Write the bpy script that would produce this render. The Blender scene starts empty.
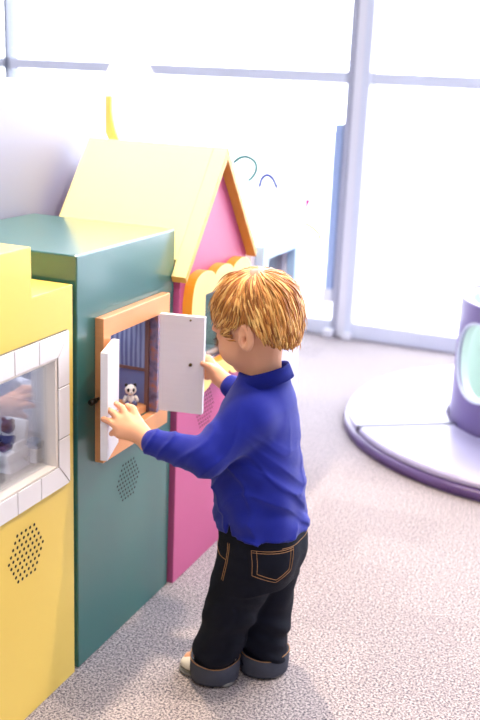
import bpy, bmesh, math, random
import numpy as np
from mathutils import Vector, Matrix
from mathutils.bvhtree import BVHTree
random.seed(7); rng = np.random.default_rng(7)
S = bpy.context.scene
COL = S.collection

# ------------------------------------------------------------------ materials
def s2l(c):
    return tuple(((v / 255) / 12.92 if v / 255 <= .04045 else ((v / 255 + .055) / 1.055) ** 2.4) for v in c)

def mat(name, rgb, rough=.5, var=0.0, scale=40, bump=0.0, bscale=200, spec=.5, metal=0, sheen=0, stretch=None, coat=0):
    m = bpy.data.materials.new(name); m.use_nodes = True
    nt = m.node_tree; b = nt.nodes['Principled BSDF']
    c = s2l(rgb)
    b.inputs['Base Color'].default_value = (*c, 1)
    b.inputs['Roughness'].default_value = rough
    b.inputs['Specular IOR Level'].default_value = spec
    b.inputs['Metallic'].default_value = metal
    b.inputs['Sheen Weight'].default_value = sheen
    b.inputs['Coat Weight'].default_value = coat
    b.inputs['Coat Roughness'].default_value = .12
    b.inputs['Coat IOR'].default_value = 1.5
    tc = nt.nodes.new('ShaderNodeTexCoord')
    vec = tc.outputs['Object']
    if stretch:
        mp = nt.nodes.new('ShaderNodeMapping'); mp.inputs['Scale'].default_value = stretch
        nt.links.new(vec, mp.inputs['Vector']); vec = mp.outputs['Vector']
    if var > 0:
        n = nt.nodes.new('ShaderNodeTexNoise'); n.inputs['Scale'].default_value = scale; n.inputs['Detail'].default_value = 4
        nt.links.new(vec, n.inputs['Vector'])
        mx = nt.nodes.new('ShaderNodeMix'); mx.data_type = 'RGBA'
        mx.inputs[6].default_value = (*[max(0, v * (1 - var)) for v in c], 1)
        mx.inputs[7].default_value = (*[min(1, v * (1 + var)) for v in c], 1)
        nt.links.new(n.outputs['Fac'], mx.inputs[0]); nt.links.new(mx.outputs[2], b.inputs['Base Color'])
    if bump > 0:
        n2 = nt.nodes.new('ShaderNodeTexNoise'); n2.inputs['Scale'].default_value = bscale; n2.inputs['Detail'].default_value = 3
        nt.links.new(vec, n2.inputs['Vector'])
        bp = nt.nodes.new('ShaderNodeBump'); bp.inputs['Strength'].default_value = bump; bp.inputs['Distance'].default_value = .002
        nt.links.new(n2.outputs['Fac'], bp.inputs['Height']); nt.links.new(bp.outputs['Normal'], b.inputs['Normal'])
    return m

def glass_mat(name, tint=(1, 1, 1), refl=1.0):
    m = bpy.data.materials.new(name); m.use_nodes = True
    nt = m.node_tree; nt.nodes.clear()
    out = nt.nodes.new('ShaderNodeOutputMaterial'); mix = nt.nodes.new('ShaderNodeMixShader')
    tr = nt.nodes.new('ShaderNodeBsdfTransparent'); tr.inputs['Color'].default_value = (*tint, 1)
    gl = nt.nodes.new('ShaderNodeBsdfGlossy'); gl.inputs['Roughness'].default_value = .02
    fr = nt.nodes.new('ShaderNodeFresnel'); fr.inputs['IOR'].default_value = 1.5
    mu = nt.nodes.new('ShaderNodeMath'); mu.operation = 'MULTIPLY'; mu.inputs[1].default_value = refl; mu.use_clamp = True
    nt.links.new(fr.outputs[0], mu.inputs[0]); nt.links.new(mu.outputs[0], mix.inputs[0])
    nt.links.new(tr.outputs[0], mix.inputs[1]); nt.links.new(gl.outputs[0], mix.inputs[2])
    nt.links.new(mix.outputs[0], out.inputs['Surface'])
    return m

M = {}
M['yellow'] = mat('yellow_paint', (231, 199, 98), .38, .03, 6)
M['green'] = mat('green_paint', (46, 104, 101), .3, .05, 5, coat=.6)
M['pink'] = mat('pink_paint', (186, 86, 134), .42, .03, 6)
M['roof'] = mat('pale_yellow_paint', (252, 237, 166), .4)
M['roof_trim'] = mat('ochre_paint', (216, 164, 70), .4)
M['cloud'] = mat('cream_yellow_paint', (247, 214, 128), .4)
M['cloud_edge'] = mat('amber_edge_paint', (232, 158, 42), .4)
M['orange'] = mat('orange_wood', (226, 156, 104), .4, .08, 12, stretch=(1, 1, 8))
M['door'] = mat('white_laminate', (232, 230, 234), .35, .03, 20, stretch=(1, 1, 12))
M['tile'] = mat('white_ceramic_tile', (232, 228, 230), .2, .02, 8, coat=.3)
M['grout'] = mat('grey_grout', (176, 168, 166), .8)
M['cream'] = mat('cream_reveal', (224, 214, 204), .5)
M['dark'] = mat('dark_hole', (14, 14, 14), .8)
M['metal'] = mat('dark_metal', (66, 60, 56), .35, metal=.8)
M['brass'] = mat('brass_knob', (96, 84, 66), .3, metal=.9)
M['white'] = mat('white_paint', (240, 240, 246), .45)
M['lavwhite'] = mat('lavender_white_paint', (226, 222, 236), .45)
M['skyblue'] = mat('pale_blue_paint', (176, 206, 236), .45)
M['mullion'] = mat('pale_aluminium', (226, 231, 243), .4)
M['mullion_grey'] = mat('grey_aluminium', (182, 184, 198), .4)
M['mullion_blue'] = mat('blue_grey_aluminium', (168, 190, 228), .4)
M['mullion_dark'] = mat('dark_aluminium', (120, 126, 142), .4)
M['purple'] = mat('purple_vinyl', (84, 62, 112), .35, .04, 5)
M['cushion'] = mat('pale_lavender_vinyl', (164, 158, 186), .3, .02, 4)
M['tower'] = mat('lilac_vinyl', (124, 108, 158), .35, .03, 4)
M['seam'] = mat('dark_purple_seam', (44, 34, 70), .6)
M['mint'] = mat('pale_mint_vinyl', (216, 232, 224), .4)
M['denim'] = mat('dark_indigo_denim', (9, 14, 30), .8, .25, 90, .5, 900, spec=.2)
M['denim_cuff'] = mat('grey_denim', (70, 73, 86), .8, .12, 120, .4, 900, spec=.2)
M['stitch'] = mat('tan_thread', (158, 116, 74), .7)
M['skin'] = mat('child_skin', (230, 170, 134), .5, .03, 30, spec=.3)
M['skin'].node_tree.nodes['Principled BSDF'].inputs['Subsurface Weight'].default_value = .12
M['skin'].node_tree.nodes['Principled BSDF'].inputs['Subsurface Radius'].default_value = (.012, .005, .003)
M['skin'].node_tree.nodes['Principled BSDF'].inputs['Subsurface Scale'].default_value = .6
M['polo'] = mat('royal_blue_cotton', (24, 36, 140), .8, .05, 60, .35, 1200, spec=.15, sheen=.15)
M['shoe'] = mat('white_leather', (232, 226, 216), .5)
M['sole'] = mat('grey_rubber', (120, 118, 116), .7)
M['eye'] = mat('eye_white', (236, 234, 232), .2)
M['iris'] = mat('blue_grey_iris', (60, 76, 96), .2)
M['lash'] = mat('brown_lash', (92, 62, 42), .6)
M['bear'] = mat('brown_plastic', (112, 66, 50), .6)
M['vest'] = mat('navy_plastic', (30, 36, 76), .5)
M['panda_white'] = mat('white_plush', (226, 220, 216), .7)
M['panda_black'] = mat('black_plush', (40, 38, 42), .7)
M['panda_blue'] = mat('blue_grey_plush', (86, 92, 128), .7)
M['tray'] = mat('slate_blue_plastic', (112, 132, 166), .5)
M['boxfloor'] = mat('grey_beige_floor', (176, 168, 164), .5)
M['boxwall'] = mat('bluish_white_wall', (204, 206, 220), .5)
M['teal'] = mat('teal_paint', (0, 112, 98), .4)
M['blue'] = mat('cobalt_paint', (24, 44, 150), .4)
M['magenta'] = mat('magenta_paint', (190, 10, 120), .4)
M['lime'] = mat('lime_yellow_paint', (196, 196, 10), .4)
M['sunyellow'] = mat('sun_yellow_paint', (246, 214, 112), .4)
M['pane'] = glass_mat('display_glass', (.97, .98, 1), .7)
M['window_glass'] = glass_mat('window_glass', (1, 1, 1), .5)

def striped_blue():
    m = mat('blue_plank_wallpaper', (108, 122, 164), .6)
    nt = m.node_tree; b = nt.nodes['Principled BSDF']
    tc = nt.nodes.new('ShaderNodeTexCoord')
    w = nt.nodes.new('ShaderNodeTexWave'); w.bands_direction = 'X'; w.inputs['Scale'].default_value = 28
    w.inputs['Distortion'].default_value = 2.5; w.inputs['Detail'].default_value = 3; w.inputs['Detail Scale'].default_value = 4
    mp = nt.nodes.new('ShaderNodeMapping'); mp.inputs['Scale'].default_value = (1, 1, .12)
    r = nt.nodes.new('ShaderNodeValToRGB')
    r.color_ramp.elements[0].color = (*s2l((92, 100, 146)), 1); r.color_ramp.elements[1].color = (*s2l((150, 160, 198)), 1)
    nt.links.new(tc.outputs['Object'], mp.inputs[0]); nt.links.new(mp.outputs[0], w.inputs['Vector'])
    nt.links.new(w.outputs['Fac'], r.inputs[0]); nt.links.new(r.outputs[0], b.inputs['Base Color'])
    return m
M['plank'] = striped_blue()
M['blueplain'] = mat('blue_grey_wallpaper', (112, 122, 172), .6, .06, 30)
M['post'] = mat('brown_wood', (120, 88, 82), .6, .1, 30)

def ramp_noise(name, cols, scale, rough=.5):
    m = mat(name, cols[0], rough); nt = m.node_tree; b = nt.nodes['Principled BSDF']
    tc = nt.nodes.new('ShaderNodeTexCoord'); n = nt.nodes.new('ShaderNodeTexNoise'); n.inputs['Scale'].default_value = scale; n.inputs['Detail'].default_value = 4
    r = nt.nodes.new('ShaderNodeValToRGB'); el = r.color_ramp.elements
    while len(el) < len(cols): el.new(.5)
    for i, c in enumerate(cols):
        el[i].position = .3 + .4 * i / (len(cols) - 1); el[i].color = (*s2l(c), 1)
    nt.links.new(tc.outputs['Object'], n.inputs['Vector']); nt.links.new(n.outputs['Fac'], r.inputs[0]); nt.links.new(r.outputs[0], b.inputs['Base Color'])
    return m
M['jamb'] = ramp_noise('floral_trim', [(96, 84, 110), (132, 120, 150), (186, 120, 96)], 60)
M['nightroom'] = ramp_noise('navy_mural', [(30, 36, 66), (52, 66, 108), (120, 136, 170)], 14)

def carpet():
    m = bpy.data.materials.new('speckled_carpet'); m.use_nodes = True
    nt = m.node_tree; b = nt.nodes['Principled BSDF']; b.inputs['Roughness'].default_value = .95; b.inputs['Specular IOR Level'].default_value = .1
    tc = nt.nodes.new('ShaderNodeTexCoord')
    rot = nt.nodes.new('ShaderNodeMapping'); rot.inputs['Rotation'].default_value = (0, 0, .0)
    nt.links.new(tc.outputs['Object'], rot.inputs[0])
    n = nt.nodes.new('ShaderNodeTexNoise'); n.inputs['Scale'].default_value = 210; n.inputs['Detail'].default_value = 5; n.inputs['Roughness'].default_value = .75
    nt.links.new(rot.outputs[0], n.inputs['Vector'])
    r = nt.nodes.new('ShaderNodeValToRGB'); e = r.color_ramp.elements
    e[0].position = .40; e[0].color = (*s2l((72, 70, 84)), 1)
    e[1].position = .62; e[1].color = (*s2l((204, 194, 192)), 1)
    e2 = e.new(.5); e2.color = (*s2l((156, 147, 149)), 1)
    nt.links.new(n.outputs['Fac'], r.inputs[0])
    br = nt.nodes.new('ShaderNodeTexBrick'); br.inputs['Scale'].default_value = 1
    br.inputs['Color1'].default_value = (1, 1, 1, 1); br.inputs['Color2'].default_value = (.74, .74, .77, 1); br.inputs['Mortar'].default_value = (.93, .93, .93, 1)
    br.inputs['Mortar Size'].default_value = .004; br.inputs['Brick Width'].default_value = .34; br.inputs['Row Height'].default_value = .17; br.inputs['Bias'].default_value = -.45
    nt.links.new(rot.outputs[0], br.inputs['Vector'])
    mx = nt.nodes.new('ShaderNodeMix'); mx.data_type = 'RGBA'; mx.blend_type = 'MULTIPLY'; mx.inputs[0].default_value = .8
    nt.links.new(r.outputs[0], mx.inputs[6]); nt.links.new(br.outputs['Color'], mx.inputs[7])
    nt.links.new(mx.outputs[2], b.inputs['Base Color'])
    bp = nt.nodes.new('ShaderNodeBump'); bp.inputs['Strength'].default_value = .6; bp.inputs['Distance'].default_value = .004
    nt.links.new(n.outputs['Fac'], bp.inputs['Height']); nt.links.new(bp.outputs['Normal'], b.inputs['Normal'])
    return m
M['carpet'] = carpet()

def hair_mat():
    m = mat('blond_hair', (206, 150, 84), .42, spec=.4); nt = m.node_tree; b = nt.nodes['Principled BSDF']
    a = nt.nodes.new('ShaderNodeVertexColor'); a.layer_name = 'tone'
    nt.links.new(a.outputs['Color'], b.inputs['Base Color'])
    return m
M['hair'] = hair_mat()

# ------------------------------------------------------------------ mesh helpers
def thing(name, label, cat, loc, group=None):
    o = bpy.data.objects.new(name, None); COL.objects.link(o); o.location = loc; o.empty_display_size = .05
    o['label'] = label; o['category'] = cat
    if group: o['group'] = group
    return o

def link(name, me, m, parent=None, smooth=False, label=None):
    o = bpy.data.objects.new(name, me); COL.objects.link(o)
    if not isinstance(m, (list, tuple)): m = [m]
    for x in m: me.materials.append(x)
    if smooth:
        for f in me.polygons: f.use_smooth = True
    if parent:
        o.parent = parent
        root = parent
        off = Vector((0, 0, 0))
        while root:
            off += root.location; root = root.parent
        o.matrix_parent_inverse = Matrix.Translation(-off) if parent.type == 'EMPTY' else Matrix.Identity(4)
    if label: o['label'] = label
    return o

def obj(name, bm, m, parent=None, smooth=False, label=None, bevel=0, seg=2):
    me = bpy.data.meshes.new(name)
    bmesh.ops.recalc_face_normals(bm, faces=bm.faces)
    bm.to_mesh(me); bm.free()
    o = link(name, me, m, parent, smooth, label)
    if bevel:
        b = o.modifiers.new('bevel', 'BEVEL'); b.width = bevel; b.segments = seg; b.limit_method = 'ANGLE'; b.angle_limit = .6
        b.harden_normals = False
    return o

def box(bm, lo, hi, mi=0):
    vs = [bm.verts.new((x, y, z)) for x in (lo[0], hi[0]) for y in (lo[1], hi[1]) for z in (lo[2], hi[2])]
    for f in ((0, 1, 3, 2), (4, 6, 7, 5), (0, 4, 5, 1), (2, 3, 7, 6), (0, 2, 6, 4), (1, 5, 7, 3)):
        bm.faces.new([vs[i] for i in f]).material_index = mi

def boxbm(lo, hi):
    bm = bmesh.new(); box(bm, lo, hi); return bm

def prism_yz(bm, pts, x0, x1, mi=0, side_mi=None):
    a = [bm.verts.new((x0, y, z)) for y, z in pts]; b = [bm.verts.new((x1, y, z)) for y, z in pts]
    bm.faces.new(a).material_index = mi; bm.faces.new(b[::-1]).material_index = mi
    n = len(pts)
    for i in range(n):
        bm.faces.new([a[i], a[(i + 1) % n], b[(i + 1) % n], b[i]]).material_index = mi if side_mi is None else side_mi

def frame_rings(bm, outer, inner, x0, x1, mi=0, side_mi=None):
    """ring prism between an outer and an inner outline with equal point counts"""
    n = len(outer); sm = mi if side_mi is None else side_mi
    O0 = [bm.verts.new((x0, *p)) for p in outer]; O1 = [bm.verts.new((x1, *p)) for p in outer]
    I0 = [bm.verts.new((x0, *p)) for p in inner]; I1 = [bm.verts.new((x1, *p)) for p in inner]
    for i in range(n):
        j = (i + 1) % n
        bm.faces.new([O1[i], O1[j], I1[j], I1[i]]).material_index = mi
        bm.faces.new([O0[i], O0[j], I0[j], I0[i]]).material_index = mi
        bm.faces.new([O0[i], O0[j], O1[j], O1[i]]).material_index = sm
        bm.faces.new([I0[i], I0[j], I1[j], I1[i]]).material_index = sm

def tube(bm, pts, rad, seg=8, cap=True, flat=1.0, up=None):
    pts = [Vector(p) for p in pts]; n = len(pts)
    if not hasattr(rad, '__len__'): rad = [rad] * n
    rings = []; prev = None
    for i, p in enumerate(pts):
        t = (pts[min(i + 1, n - 1)] - pts[max(i - 1, 0)]).normalized()
        if prev is None:
            ref = Vector(up) if up is not None else (Vector((0, 0, 1)) if abs(t.z) < .9 else Vector((1, 0, 0)))
            s = t.cross(ref).normalized()
        else:
            s = (prev - t * prev.dot(t)).normalized()
        prev = s; q = t.cross(s)
        rings.append([bm.verts.new(p + (s * math.cos(2 * math.pi * k / seg) + q * flat * math.sin(2 * math.pi * k / seg)) * rad[i]) for k in range(seg)])
    fs = []
    for a, b in zip(rings, rings[1:]):
        for k in range(seg): fs.append(bm.faces.new([a[k], a[(k + 1) % seg], b[(k + 1) % seg], b[k]]))
    if cap: fs.append(bm.faces.new(rings[0][::-1])); fs.append(bm.faces.new(rings[-1]))
    return fs

def lathe(bm, prof, c=(0, 0, 0), seg=48, a0=0, a1=2 * math.pi, closed=True):
    full = abs(a1 - a0 - 2 * math.pi) < 1e-6
    n = seg if full else seg + 1
    cols = []
    for k in range(n):
        a = a0 + (a1 - a0) * k / seg
        cols.append([bm.verts.new((c[0] + r * math.cos(a), c[1] + r * math.sin(a), c[2] + z)) for r, z in prof])
    m = len(prof)
    for k in range(seg if full else seg):
        A = cols[k]; B = cols[(k + 1) % n]
        for i in range(m if closed else m - 1):
            j = (i + 1) % m
            try: bm.faces.new([A[i], A[j], B[j], B[i]])
            except ValueError: pass
    if not full and closed:
        bm.faces.new(cols[0]); bm.faces.new(cols[-1][::-1])

def ellipsoid(bm, c, r, rot=None, u=16, v=12):
    mt = Matrix.Translation(c) @ (rot.to_4x4() if rot else Matrix.Identity(4)) @ Matrix.Diagonal((*r, 1))
    bmesh.ops.create_uvsphere(bm, u_segments=u, v_segments=v, radius=1, matrix=mt)

def boolean(bm_a, bms_b):
    me = bpy.data.meshes.new('t'); bmesh.ops.recalc_face_normals(bm_a, faces=bm_a.faces); bm_a.to_mesh(me); bm_a.free()
    o = bpy.data.objects.new('t', me); COL.objects.link(o)
    cut = []
    for b in bms_b:
        mb = bpy.data.meshes.new('c'); bmesh.ops.recalc_face_normals(b, faces=b.faces); b.to_mesh(mb); b.free()
        c = bpy.data.objects.new('c', mb); COL.objects.link(c); cut.append(c)
        md = o.modifiers.new('b', 'BOOLEAN'); md.operation = 'DIFFERENCE'; md.object = c; md.solver = 'EXACT'
    dg = bpy.context.evaluated_depsgraph_get(); dg.update()
    res = bpy.data.meshes.new_from_object(o.evaluated_get(dg))
    for c in cut + [o]: bpy.data.objects.remove(c, do_unlink=True)
    bm = bmesh.new(); bm.from_mesh(res); bpy.data.meshes.remove(res)
    return bm

def holes(parent, x, cy, cz, sp=.0118, R=.05, r=.0032, sy=1.0, label=None):
    bm = bmesh.new()
    nr = int(R / (sp * .866)) + 1
    for j in range(-nr, nr + 1):
        for i in range(-8, 9):
            y = (i + .5 * (j % 2)) * sp; z = j * sp * .866
            if abs(z) > R * .9: continue
            if abs(y) > R - abs(z) * .5: continue
            vs = [bm.verts.new((x + .0006, cy + y * sy + r * math.cos(a), cz + z + r * math.sin(a))) for a in [k * math.pi / 5 for k in range(10)]]
            bm.faces.new(vs)
    return obj('speaker_holes', bm, M['dark'], parent, label=label)

# ------------------------------------------------------------------ setting
def structure(o):
    o['kind'] = 'structure'; return o

structure(obj('floor', boxbm((-4, -2.0, -.05), (5, 4.42, 0)), M['carpet']))
gm = mat('pale_paving', (236, 238, 244), .8, .03, 2)
structure(obj('ground_outside', boxbm((-14, 4.42, -.12), (14, 22, -.06)), gm))
structure(obj('ceiling', boxbm((-4, -2.0, 2.84), (5, 4.42, 2.9)), M['white']))

YW = 4.34
w = bpy.data.objects.new('window_1', None); COL.objects.link(w); w.location = (-.35, YW, 0); w['kind'] = 'structure'
def wpart(name, lo, hi, m, bevel=.004, label=None):
    return structure(obj(name, boxbm(lo, hi), M[m], w, bevel=bevel, label=label))
ZT = 2.7
wpart('sill_rail', (-3.6, YW - .02, 0), (-.40, YW + .06, .075), 'mullion')
wpart('sill_rail', (-.30, YW - .02, 0), (4.6, YW + .06, .075), 'mullion')
wpart('transom', (-2.17, YW - .02, 1.132), (-.405, YW + .05, 1.186), 'mullion')
wpart('transom', (-.30, YW - .02, 1.132), (4.6, YW + .05, 1.186), 'mullion')
wpart('transom', (-3.6, YW - .02, 1.132), (-2.2, YW + .05, 1.186), 'mullion')
wpart('mullion', (-.400, YW - .03, 0), (-.372, YW + .07, ZT), 'mullion_grey')
wpart('mullion', (-.372, YW - .02, 0), (-.332, YW + .06, ZT), 'white')
wpart('mullion', (-.332, YW - .03, 0), (-.296, YW + .07, ZT), 'mullion')
wpart('mullion', (-2.196, YW - .03, 0), (-2.174, YW + .07, ZT), 'mullion_dark')
wpart('mullion', (1.75, YW - .03, 0), (1.80, YW + .07, ZT), 'mullion')
wpart('door_stile', (-.437, YW - .045, .22), (-.402, YW + .02, .964), 'mullion_blue')
wpart('bracket', (-.445, YW - .05, .16), (-.40, YW - .0, .225), 'white')
wpart('foot_plate', (-.425, YW - .06, 0), (-.38, YW - .022, .035), 'white')
wpart('foot_plate', (-.335, YW - .06, 0), (-.29, YW - .032, .03), 'white')
wpart('head_rail', (-3.6, YW - .02, ZT), (4.6, YW + .06, ZT + .08), 'mullion')
for a, b in ((-3.6, -2.196), (-2.174, -.402), (-.297, 1.75), (1.80, 4.6)):
    wpart('pane', (a, YW + .016, .075), (b, YW + .022, 1.138), 'window_glass', 0)
    wpart('pane', (a, YW + .016, 1.182), (b, YW + .022, ZT), 'window_glass', 0)

# ------------------------------------------------------------------ yellow cabinet
DEP = -.36
yc = thing('play_cabinet', 'tall stepped yellow play cabinet with white tiled display window', 'play cabinet', (-.18, 1.2, 0))
bm = bmesh.new()
prism_yz(bm, [(.86, 0), (1.489, 0), (1.489, .792), (1.364, .792), (1.364, .877), (.985, .877), (.985, .792), (.86, .792)], DEP, 0)
bm = boolean(bm, [boxbm((-.27, .93, .452), (.01, 1.438, .672)), boxbm((-.27, .90, .45), (-.022, 1.474, .69))])
obj('body', bm, M['yellow'], yc, bevel=.003)
# tile surround: 50 mm band cut into tiles with grout gaps
bm = bmesh.new(); gb = bmesh.new()
oy0, oy1, oz0, oz1 = .904, 1.467, .421, .714; iy0, iy1, iz0, iz1 = .938, 1.432, .462, .671
g = .0012
def trap(pts): prism_yz(bm, pts, 0.0, .007)
ys = [1.374 - .0705 * k for k in range(0, 7)]
def lerp(a, b, t): return a + (b - a) * t
for zt in (0, 1):
    zo, zi = (oz0, iz0) if zt == 0 else (oz1, iz1)
    edges = [oy0] + sorted(ys) + [oy1]
    for a, b in zip(edges, edges[1:]):
        a_i = iy0 if a == oy0 else a; b_i = iy1 if b == oy1 else b
        trap([(a + g, zo), (b - g, zo), (b_i - g, zi), (a_i + g, zi)])
zs = [oz0, .515, .613, oz1]
for sd in (0, 1):
    yo, yi = (oy0, iy0) if sd == 0 else (oy1, iy1)
    for a, b in zip(zs, zs[1:]):
        ai = iz0 if a == oz0 else a; bi = iz1 if b == oz1 else b
        trap([(yo, a + g), (yo, b - g), (yi, bi - g), (yi, ai + g)])
obj('tile_surround', bm, M['tile'], yc, bevel=.0008, seg=1)
bm = bmesh.new(); frame_rings(bm, [(oy0, oz0), (oy1, oz0), (oy1, oz1), (oy0, oz1)], [(iy0, iz0), (iy1, iz0), (iy1, iz1), (iy0, iz1)], 0.0, .005)
obj('grout', bm, M['grout'], yc)
bm = bmesh.new(); frame_rings(bm, [(.935, .4585), (1.436, .4585), (1.436, .6745), (.935, .6745)], [(.946, .466), (1.425, .466), (1.425, .666), (.946, .666)], -.022, .004)
obj('window_frame', bm, M['cream'], yc, bevel=.001)
obj('pane', boxbm((-.016, .940, .460), (-.013, 1.431, .672)), M['pane'], yc)
bm = bmesh.new()
box(bm, (-.262, .905, .455), (-.257, 1.47, .685)); box(bm, (-.262, 1.468, .455), (-.024, 1.473, .685))
box(bm, (-.262, .901, .455), (-.024, .905, .685)); box(bm, (-.262, .905, .682), (-.024, 1.47, .688))
for k in range(3): box(bm, (-.258, 1.4668, .505 + .06 * k), (-.024, 1.469, .507 + .06 * k))
obj('display_lining', bm, M['boxwall'], yc)
obj('display_floor', boxbm((-.262, .902, .451), (-.024, 1.472, .455)), M['boxfloor'], yc)
holes(yc, 0, 1.333, .334, .0128, .052, .0032)

# toys in the yellow cabinet
ZF = .455
tc_ = thing('toy_chair', 'small white toy armchair on pedestal behind the tiled window', 'toy chair', (-.088, 1.405, ZF))
bm = bmesh.new(); box(bm, (-.115, 1.372, ZF + .017), (-.062, 1.436, ZF + .037)); obj('seat', bm, M['white'], tc_, bevel=.003)
bm = bmesh.new(); prism_yz(bm, [(1.424, ZF + .037), (1.437, ZF + .037), (1.446, ZF + .082), (1.436, ZF + .084)], -.112, -.066); obj('backrest', bm, M['white'], tc_, bevel=.003)
for x in (-.112, -.069):
    obj('armrest', boxbm((x, 1.395, ZF + .037), (x + .006, 1.428, ZF + .052)), M['white'], tc_, bevel=.002)
bm = bmesh.new()
v0 = [bm.verts.new((x, y, ZF)) for x, y in ((-.118, 1.375), (-.06, 1.375), (-.06, 1.436), (-.118, 1.436))]
v1 = [bm.verts.new((x, y, ZF + .017)) for x, y in ((-.106, 1.388), (-.072, 1.388), (-.072, 1.424), (-.106, 1.424))]
bm.faces.new(v0); bm.faces.new(v1)
for i in range(4): bm.faces.new([v0[i], v0[(i + 1) % 4], v1[(i + 1) % 4], v1[i]])
obj('pedestal', bm, M['white'], tc_, bevel=.001)
tb = thing('toy_bear', 'brown toy bear in navy vest sitting in the white toy chair', 'toy', (-.088, 1.41, ZF + .037))
bm = bmesh.new()
bx, by, bz = -.088, 1.410, ZF + .037
ellipsoid(bm, (bx, by, bz + .040), (.0125, .0125, .0125)); ellipsoid(bm, (bx, by - .011, bz + .037), (.006, .006, .005))
ellipsoid(bm, (bx - .009, by, bz + .052), (.005, .003, .005)); ellipsoid(bm, (bx + .009, by, bz + .052), (.005, .003, .005))
ellipsoid(bm, (bx, by, bz + .012), (.011, .0095, .014))
for s in (-1, 1):
    tube(bm, [(bx + s * .007, by - .004, bz + .006), (bx + s * .008, by - .028, bz + .005), (bx + s * .008, by - .031, bz + .008)], [.006, .0055, .005])
obj('body', bm, M['bear'], tb, True)
bm = bmesh.new(); ellipsoid(bm, (bx, by, bz + .014), (.0132, .0115, .0125))
for s in (-1, 1): tube(bm, [(bx + s * .011, by, bz + .022), (bx + s * .015, by - .012, bz + .013)], [.005, .0045])
obj('vest', bm, M['vest'], tb, True)
bm = bmesh.new(); lathe(bm, [(.008, .025), (.0115, .0255), (.0115, .0285), (.008, .029)], (bx, by, bz), 20); obj('collar', bm, M['white'], tb, True)
tt = thing('toy_tray', 'slate blue toy tray on white block beside the toy chair', 'toy', (-.055, 1.449, ZF))
obj('stand', boxbm((-.064, 1.441, ZF), (-.05, 1.457, ZF + .03)), M['white'], tt, bevel=.001)
obj('tray', boxbm((-.072, 1.436, ZF + .03), (-.044, 1.463, ZF + .044)), M['tray'], tt, bevel=.002)

# ------------------------------------------------------------------ green cabinet
gc = thing('play_cabinet', 'dark green box play cabinet with orange framed cupboard opening', 'play cabinet', (-.18, 1.69, 0))
GY0, GY1, GH = 1.503, 1.8915, .8415
bm = boxbm((DEP, GY0, 0), (0, GY1, GH))
OP = (1.592, 1.79, .463, .676)
bm = boolean(bm, [boxbm((-.26, OP[0], OP[2]), (.01, OP[1], OP[3]))])
obj('body', bm, M['green'], gc, bevel=.003)
bm = bmesh.new()
fo = [(1.565, .425), (1.8365, .425), (1.8365, .715), (1.565, .715)]; fi = [(OP[0], OP[2]), (OP[1] + .006, OP[2]), (OP[1] + .006, OP[3]), (OP[0], OP[3])]
frame_rings(bm, fo, fi, 0.0, .019)
obj('window_frame', bm, M['orange'], gc, bevel=.0015)
# interior lining
bm = bmesh.new(); box(bm, (-.257, OP[1] - .004, .555), (-.004, OP[1], OP[3])); box(bm, (-.257, OP[0], .555), (-.253, OP[1], OP[3])); box(bm, (-.257, OP[0], .555), (-.004, OP[0] + .003, OP[3]))
obj('plank_wallpaper', bm, M['plank'], gc)
bm = bmesh.new(); box(bm, (-.257, OP[1] - .004, OP[2]), (-.004, OP[1], .555)); box(bm, (-.257, OP[0], OP[2]), (-.253, OP[1], .555)); box(bm, (-.257, OP[0], OP[2]), (-.004, OP[0] + .003, .555))
obj('lower_wallpaper', bm, M['blueplain'], gc)
obj('dado_rail', boxbm((-.25, OP[1] - .008, .551), (-.008, OP[1] - .004, .557)), M['post'], gc)
obj('post', boxbm((-.009, OP[1] - .010, OP[2]), (-.001, OP[1] - .003, OP[3])), M['post'], gc)
obj('jamb', boxbm((-.001, OP[1] - .003, OP[2]), (.018, OP[1] + .0055, OP[3])), M['jamb'], gc)
obj('cupboard_floor', boxbm((-.257, OP[0] + .003, OP[2]), (-.004, OP[1] - .004, .478)), M['orange'], gc)
def door(name, hinge, ang_dir, wd, th, z0, z1, knob_side, label):
    """door slab: from the hinge along ang_dir, thickness towards its outer side"""
    d = Vector((ang_dir[0], ang_dir[1], 0)).normalized(); n = Vector((d.y, -d.x, 0)) * knob_side
    bm = bmesh.new(); h = Vector((*hinge, 0))
    P = [h, h + d * wd, h + d * wd + n * th, h + n * th]
    a = [bm.verts.new((p.x, p.y, z0)) for p in P]; b = [bm.verts.new((p.x, p.y, z1)) for p in P]
    bm.faces.new(a[::-1]); bm.faces.new(b)
    for i in range(4): bm.faces.new([a[i], a[(i + 1) % 4], b[(i + 1) % 4], b[i]])
    o = obj(name, bm, M['door'], gc, bevel=.0012, label=label)
    return o, h, d, n
zm = .560
dl, h, d, n = door('door', (.023, 1.590), (.031, -.095), .100, .014, .463, .672, -1, 'narrow white left door swung wide open against the frame')
zl = .562
bm = bmesh.new(); c = h + d * .088 + n * .0145; tube(bm, [(c.x, c.y, zl - .03), (c.x + n.x * .006, c.y + n.y * .006, zl - .03)], [.003, .0035], 12); obj('knob', bm, M['brass'], dl, True)
dr, h, d, n = door('door', (.026, 1.786), (.092, .018), .0955, .012, .474, .684, 1, 'white right door standing out from the frame')
for zz, dd in ((.581, .068), (.676, .066)):
    bm = bmesh.new(); c = h + d * dd + n * .0125; r_ = .0036 if zz < .6 else .0022
    tube(bm, [(c.x, c.y, zz), (c.x + n.x * .004, c.y + n.y * .004, zz)], [r_, r_ * .9], 12); obj('knob', bm, M['brass'], dr, True)
bm = bmesh.new()
tube(bm, [(.009, 1.566, .557), (.009, 1.55, .557)], .0032, 12); tube(bm, [(.009, 1.552, .557), (.009, 1.536, .557)], [.0055, .0062], 12)
obj('latch_knob', bm, M['metal'], gc, True)
holes(gc, 0, 1.698, .339, .0112, .047, .0028)

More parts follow.
